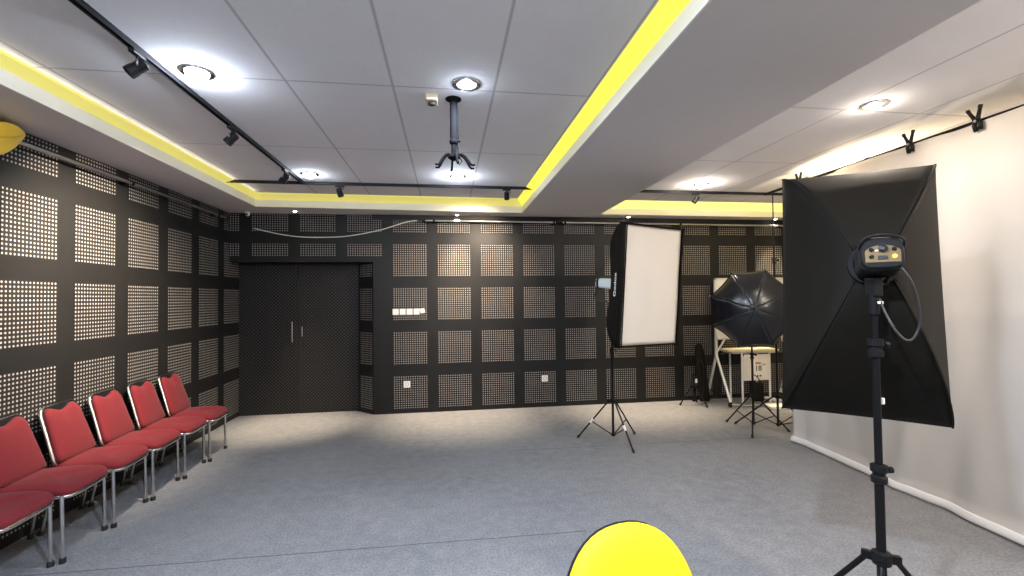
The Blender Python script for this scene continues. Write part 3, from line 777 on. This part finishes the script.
for k in range(NR):
    a = 2*PI*k/NR
    r = MB().tube([rib_pt(a, i/12) - Vector((0, 0, .006)) for i in range(13)], .0028, 6).build('rib', 'steel', t, smooth=True)
    MB().lathe([(.004, -.008), (.006, -.004), (.006, .006), (.003, .01)], 10, aim(rib_pt(a, 1.0) - Vector((0, 0, .004)), rib_pt(a, 1)-rib_pt(a, .95))).build('rib_tip', 'white_plastic' if k == 4 else 'black_plastic', r, smooth='auto')
MB().lathe([(.016, DU-.002), (.014, DU+.006), (.007, DU+.012), (.006, DU+.045), (.002, DU+.05)], 16).build('ferrule', 'black_plastic', t, smooth='auto')
MB().tube([(0, 0, DU), (0, 0, -.52)], .0045, 10).build('shaft', 'steel', t, smooth='auto')
for k in range(NR):
    a = 2*PI*k/NR
    MB().tube([(0.01*math.cos(a), .01*math.sin(a), -.02), rib_pt(a, .5) - Vector((0, 0, .008))], .0022, 6).build('stretcher', 'steel', t, smooth='auto')
strobe('dark flash head on the umbrella stand, hidden behind the canopy', (3.49, 4.88, 1.53), axis, 'black_plastic', 'grey_ink', False, L=.22, w=.12, h=.12)
bracket('tilt_bracket', 'black tilting bracket holding the umbrella shaft', 3.48, 4.83, 1.44, axis, .05)
t = thing('counterweight_bag', 'black counterweight bag hung on the umbrella stand', 'bag', (3.47, 4.733, .46))
rings = []
for s, z in [(.80, -.11), (.98, -.10), (1.0, -.05), (1., .05), (.96, .09), (.75, .10)]: rings.append([(x*s, y*s, z) for x, y in rrect(.135, .06, 4, 28)])
MB().loops(rings).build('bag_body', 'softbox_black', t, smooth='auto')
MB().tube([(-.04, 0, .095), (-.035, .04, .15), (0, .075, .18), (.035, .04, .15), (.04, 0, .095)], .005, 8).build('strap', 'softbox_black', t, smooth=True)

# ------------------------------------------------------------------ white backdrop
def bx(y): return 3.30 + .079*y
t = thing('crossbar', 'black backdrop crossbar running toward the camera under the right ceiling', 'crossbar', (bx(4.80), 4.80, 2.70))
o = Vector((bx(4.80), 4.80, 2.70))
def cbz(y): return 2.655 + (y-2.0)*.0165
ends = [Vector((bx(y), y, cbz(y)+.02)) for y in (4.82, 3.4, 1.9, .6)]
for i in range(3):
    MB().tube([ends[i]-o, ends[i+1]-o], .0135-.001*i, 12).build('bar_section', 'black_metal', t, smooth='auto')
    MB().lathe([(.016, -.02), (.019, -.016), (.019, .016), (.016, .02)], 14, aim(ends[i+1]-o, ends[i+1]-ends[i])).build('collar', 'black_plastic', t, smooth='auto')
def curt(u, v, off=0.):
    y = 4.36 - 3.73*u; zt = cbz(y)+.012; z = zt*(1-v) + .012*v
    f = v**.7
    A = (.015 + .018*f)*(1-v**5) + .003
    x = bx(y) - .016 + A*(.55*math.sin(y*5.1+1.2*v) + .35*math.sin(y*9.7+2.2+2.0*v) + .22*math.sin(y*17+4*v))
    x += .026*f*math.exp(-((y-2.35-.45*v)/.10)**2) - .030*f*math.exp(-((y-2.62-.55*v)/.09)**2)       # long slanting creases
    x += .004*math.sin(23*v)*math.exp(-((v-.48)/.03)**2)
    if v > .955: x -= .028*((v-.955)/.045)**1.4                                                        # foot of the cloth runs out on the carpet
    if u < .04: x -= .035*f*(1-u/.04)
    return Vector((x, y, z))
cl = MB().grid(curt, 170, 90).build('backdrop_cloth', 'curtain', smooth=True, solid=.002)
tag(cl, 'white cloth backdrop hanging on the right behind the large softbox', 'backdrop')
hm = MB().grid(lambda u, v: curt(u, .980+.020*v) + Vector((-.006-.006*math.sin(PI*v), 0, .004)), 170, 6).build('hem', 'hem', cl, smooth=True, solid=.003)
# spring clamps on the bar
def clamp(y, label, tilt=0.):
    z = cbz(y)+.016; m = Matrix.Translation((bx(y)-.034, y, z)) @ Matrix.Rotation(R(90)+math.atan(.079)*-1, 4, 'Z') @ Matrix.Rotation(tilt, 4, 'Y')
    m = m @ Matrix.Scale(1.12, 4)
    t = thing('spring_clamp', label, 'clamp', m=m, group='black spring clamps on the crossbar')
    for s in (-1, 1):
        h = MB().tube([(s*.006, 0, -.005), (s*.012, 0, .02), (s*.034, 0, .075)], [.012, .011, .0085], 10).build('handle', 'black_plastic', t, smooth=True)
        MB().tube([(s*.030, 0, .066), (s*.037, 0, .084)], .0105, 10).build('grip', 'rubber', h, smooth='auto')
        MB().tube([(s*.008, 0, .0), (s*.018, 0, -.022), (s*.012, 0, -.058)], [.012, .011, .012], 10).build('jaw', 'black_plastic', t, smooth=True)
    MB().tube([(0, -.014, -.002), (0, .014, -.002)], .008, 10).build('spring', 'steel', t, smooth='auto')
clamp(2.511, 'spring clamp on the crossbar nearest the right frame edge', R(8))
clamp(2.982, 'spring clamp on the crossbar just right of the large softbox', R(5))
clamp(4.20, 'spring clamp on the crossbar peeking over the large softbox', 0)
stand('backdrop_stand', 'tall black stand for the near end of the backdrop crossbar', (bx(.55)+.02, .55), .40, .45, 2.66, (60, 180, 300), (1.05, 1.9), .0135, cat='backdrop stand')

# ------------------------------------------------------------------ back right corner furniture
t = thing('whiteboard', 'mobile whiteboard with silver frame and castors behind the umbrella', 'whiteboard', (4.40, 6.08, 0))
x0, x1, zb, zt = -.58, .58, .93, 1.785
MB().box((0, 0, (zb+zt)/2), (x1-x0-.02, .014, zt-zb-.02)).build('board', 'whiteboard', t)
fr = MB()
fr.box((0, 0, zt), (x1-x0+.03, .03, .03)).box((0, 0, zb), (x1-x0+.03, .03, .03)).box((x0, 0, (zb+zt)/2), (.03, .03, zt-zb+.03)).box((x1, 0, (zb+zt)/2), (.03, .03, zt-zb+.03))
fr.build('board_frame', 'alu', t, bevel=.003)
MB().box((0, -.045, zb+.005), (.9, .075, .012)).build('pen_tray', 'alu', t, bevel=.003)
for s in (-1, 1):
    x = s*.58
    MB().box((x, 0, .80), (.038, .03, .30)).build('post', 'alu', t, bevel=.003)
    for dy in (-.26, .21):
        l = MB().tube([(x, 0, .70), (x + (.035 if s < 0 else -.03)*(1 if dy < 0 else -.5), dy, .075)], .019, 12).build('leg', 'alu', t, smooth='auto')
        c = Vector((x + (.035 if s < 0 else -.03)*(1 if dy < 0 else -.5), dy, 0))
        MB().lathe([(.012, -.012), (.032, -.012), (.034, -.006), (.034, .006), (.032, .012), (.012, .012)], 20, aim(c + Vector((0, .012, .035)), (1, 0, 0))).box((c.x, c.y, .068), (.034, .03, .022)).build('castor', 'rubber', l, smooth='auto')
    MB().tube([(x, -.20, .16), (x, .17, .16)], .010, 10).build('foot_bar', 'black_metal', t, smooth='auto')
    MB().tube([(x, -.005, .72), (x - s*.14, -.005, zb)], .013, 10).build('brace', 'alu', t, smooth='auto')

t = thing('desk', 'small desk with a cream top and white front panel under the whiteboard', 'desk', (4.38, 6.15, 0))
MB().prism(rrect(.80, .33, 7, 48), .735, .762).build('desk_top', 'desk_top', t, bevel=.006)
MB().box((0, 0, .722), (.66, .26, .025)).build('apron', 'desk_white', t)
fp = [(-.205, .33), (.205, .33), (.205, .66), (.185, .70), (-.185, .70), (-.205, .66)]
MB().prism(fp, -.008, .008, TM((0, -.165, 0), rx=PI/2)).build('front_panel', 'desk_white', t, bevel=.004)
for x, y in ((-.215, -.15), (.215, -.15), (-.215, .13), (.215, .13)):
    MB().tube([(x, y, .72), (x, y, .012)], .014, 12).lathe([(.017, 0), (.018, .014), (.014, .02)], 12, Matrix.Translation((x, y, 0))).build('leg', 'desk_white', t, smooth='auto')
t = thing('printed_notice', 'white printed notice with a large number on the front of the desk', 'notice', (4.38, 5.972, .50))
MB().box((0, 0, -.005), (.30, .003, .27)).build('sheet', 'paper', t)
fx = lambda x, z: Matrix.Translation((x, -.0025, z)) @ Matrix.Rotation(PI/2, 4, 'X')
text_mesh('number', '18', .11, 'ink', t, fx(.015, .0))
MB().box((.015, -.0025, .076), (.085, .002, .022)).build('headline', 'red_ink', t)
MB().box((.100, -.0025, .055), (.06, .002, .022)).build('small_print', 'grey_ink', t)
MB().box((.0, -.0025, -.105), (.02, .002, .022)).box((.045, -.0025, -.105), (.03, .002, .02)).build('footer_mark', 'ink', t)
t = thing('foam_board', 'pale foam board lying flat on the carpet beside the desk', 'board', (4.60, 5.70, 0))
MB().box((0, 0, .02), (.54, .24, .035), TM(rz=R(-8))).build('board_sheet', 'foam', t, bevel=.004)
tag(MB().tube(smooth_path([(3.95, 5.98, .006), (4.05, 5.93, .006), (4.15, 5.88, .006), (4.27, 5.90, .006), (4.34, 5.86, .006)]), .006, 8).build('floor_cable', 'white_cord', smooth=True), 'thin pale cable lying on the carpet by the desk', 'cable')
t = thing('stand_bag', 'long black carry bag leaning against the back wall beside the whiteboard', 'bag', m=TM((3.655, 6.12, .0), R(15)) @ Matrix.Rotation(R(3), 4, 'Y') @ Matrix.Rotation(R(-10), 4, 'X'))
rings = []
for s, z in [(.75, .03), (.98, .05), (1., .2), (1.05, .45), (.98, .7), (.7, .83), (.25, .86)]: rings.append([(x*s+.01*math.sin(z*9), y*s, z) for x, y in rrect(.16, .11, 2.6, 28)])
MB().loops(rings).build('bag_body', 'softbox_black', t, smooth='auto')
MB().tube([(-.06, -.06, .2), (-.07, -.10, .35), (-.05, -.10, .5), (-.04, -.06, .62)], .007, 8).build('strap', 'black_plastic', t, smooth=True)

# ------------------------------------------------------------------ lamps
def lamp(kind, name, loc, power, col, target=None, **kw):
    l = bpy.data.lights.new(name, kind); l.energy = power; l.color = col
    for k, v in kw.items(): setattr(l, k, v)
    o = bpy.data.objects.new(name, l); C.objects.link(o); o.location = loc
    if target is not None: o.rotation_euler = (Vector(target)-Vector(loc)).to_track_quat('-Z', 'Y').to_euler()
    return o
COOL, WARM, NEUT = (.74, .845, 1.), (1., .80, .56), (1., .86, .70)
for x, y, pa, pg, c in ((-1.36, 2.71, 34, 10, COOL), (-1.36, 4.79, 3, 3, COOL), (.12, 4.73, 16, 10, COOL), (-1.36, .65, 12, 18, COOL), (.12, .65, 52, 20, COOL), (-1.36, -1.4, 12, 16, COOL), (.12, -1.4, 14, 16, COOL), (.125, 2.68, 19, .7, COOL),
                        (2.87, 4.79, 14, 12, NEUT), (2.852, 2.66, 7, 2, NEUT), (2.86, .65, 9, 46, NEUT), (2.86, -1.4, 12, 16, NEUT)):
    lamp('AREA', 'downlight_lamp', (x, y, ZC-.022), pa, c, (x, y, 0), shape='DISK', size=.10)
    lamp('POINT', 'downlight_glow', (x, y, ZC-.045), pg, c, shadow_soft_size=.03)  # second lamp added under each downlight to brighten the ceiling round it
for x, y, p in ((-1.928, 6.16, 300), (.143, 6.22, 300), (2.60, 6.22, 330), (4.93, 6.22, 200)):
    lamp('SPOT', 'soffit_spot_lamp', (x, y, ZS-.016), p, WARM, (x, y-.10, 0), spot_size=R(44 if x < -1 else 60), spot_blend=1., shadow_soft_size=.02)
lamp('SPOT', 'track_lamp', (-1.60, 3.52, 2.66), 360, (1., .84, .64), (WX, 4.05, 1.62), spot_size=R(86), spot_blend=1., shadow_soft_size=.03)
lamp('SPOT', 'track_lamp', (.64, 5.22, 2.66), 130, (1., .80, .60), (.20, WY, 1.75), spot_size=R(100), spot_blend=1., shadow_soft_size=.03)
lamp('SPOT', 'track_lamp', (-1.60, 2.50, 2.66), 70, (1., .86, .68), (WX, 2.2, 1.7), spot_size=R(50), spot_blend=.9, shadow_soft_size=.03)
lamp('POINT', 'backdrop_lamp', (3.80, 3.75, 2.57), 34, (1., .80, .52), shadow_soft_size=.05)

# LED runs lying in the coves, throwing light across the tiles
def led_run(p0, p1, inward, power, col):
    p0, p1 = Vector((*p0, ZC-.026)), Vector((*p1, ZC-.026)); mid = (p0+p1)/2; d = p1-p0
    z = -(Vector((*inward, .10)).normalized()); x = d.normalized(); y = z.cross(x).normalized(); x = y.cross(z)
    l = bpy.data.lights.new('cove_led', 'AREA'); l.shape = 'RECTANGLE'; l.size = d.length; l.size_y = .012; l.energy = power; l.color = col
    o = bpy.data.objects.new('cove_led', l); C.objects.link(o); mm = Matrix((x, y, z)).transposed().to_4x4(); mm.translation = mid; o.matrix_world = mm
LEDC = (1., .90, .66)
led_run((-2.20, YF), (-2.20, 5.6), (1, 0), 2.0, LEDC)
w = bpy.data.worlds.new('World'); bpy.context.scene.world = w; w.use_nodes = True
w.node_tree.nodes['Background'].inputs[0].default_value = (.5, .5, .55, 1); w.node_tree.nodes['Background'].inputs[1].default_value = .05

# ------------------------------------------------------------------ camera
yaw, pit, rol, fpx = .141643, .021743, -.011851, 455.
cy, sy, cp, sp = math.cos(yaw), math.sin(yaw), math.cos(pit), math.sin(pit)
F = Vector((sy*cp, cy*cp, sp)); R0 = Vector((cy, -sy, 0)); U0 = R0.cross(F)
Rv = R0*math.cos(rol) + U0*math.sin(rol); Uv = -R0*math.sin(rol) + U0*math.cos(rol)
cam = bpy.data.cameras.new('camera'); cam.sensor_width = 36; cam.lens = fpx/1024*36; cam.clip_start = .02
co = bpy.data.objects.new('camera', cam); C.objects.link(co)
mw = Matrix((Rv, Uv, -F)).transposed().to_4x4(); mw.translation = (0, 0, 1.55); co.matrix_world = mw
sc = bpy.context.scene; sc.camera = co
sc.view_settings.view_transform = 'Standard'; sc.view_settings.look = 'None'; sc.view_settings.exposure = 1.05; sc.view_settings.gamma = 1.; sc.view_settings.use_curve_mapping = False
sc.cycles.max_bounces = 8; sc.cycles.diffuse_bounces = 5; sc.cycles.sample_clamp_indirect = 6.; sc.cycles.caustics_reflective = False; sc.cycles.caustics_refractive = False
sc.cycles.use_denoising = True
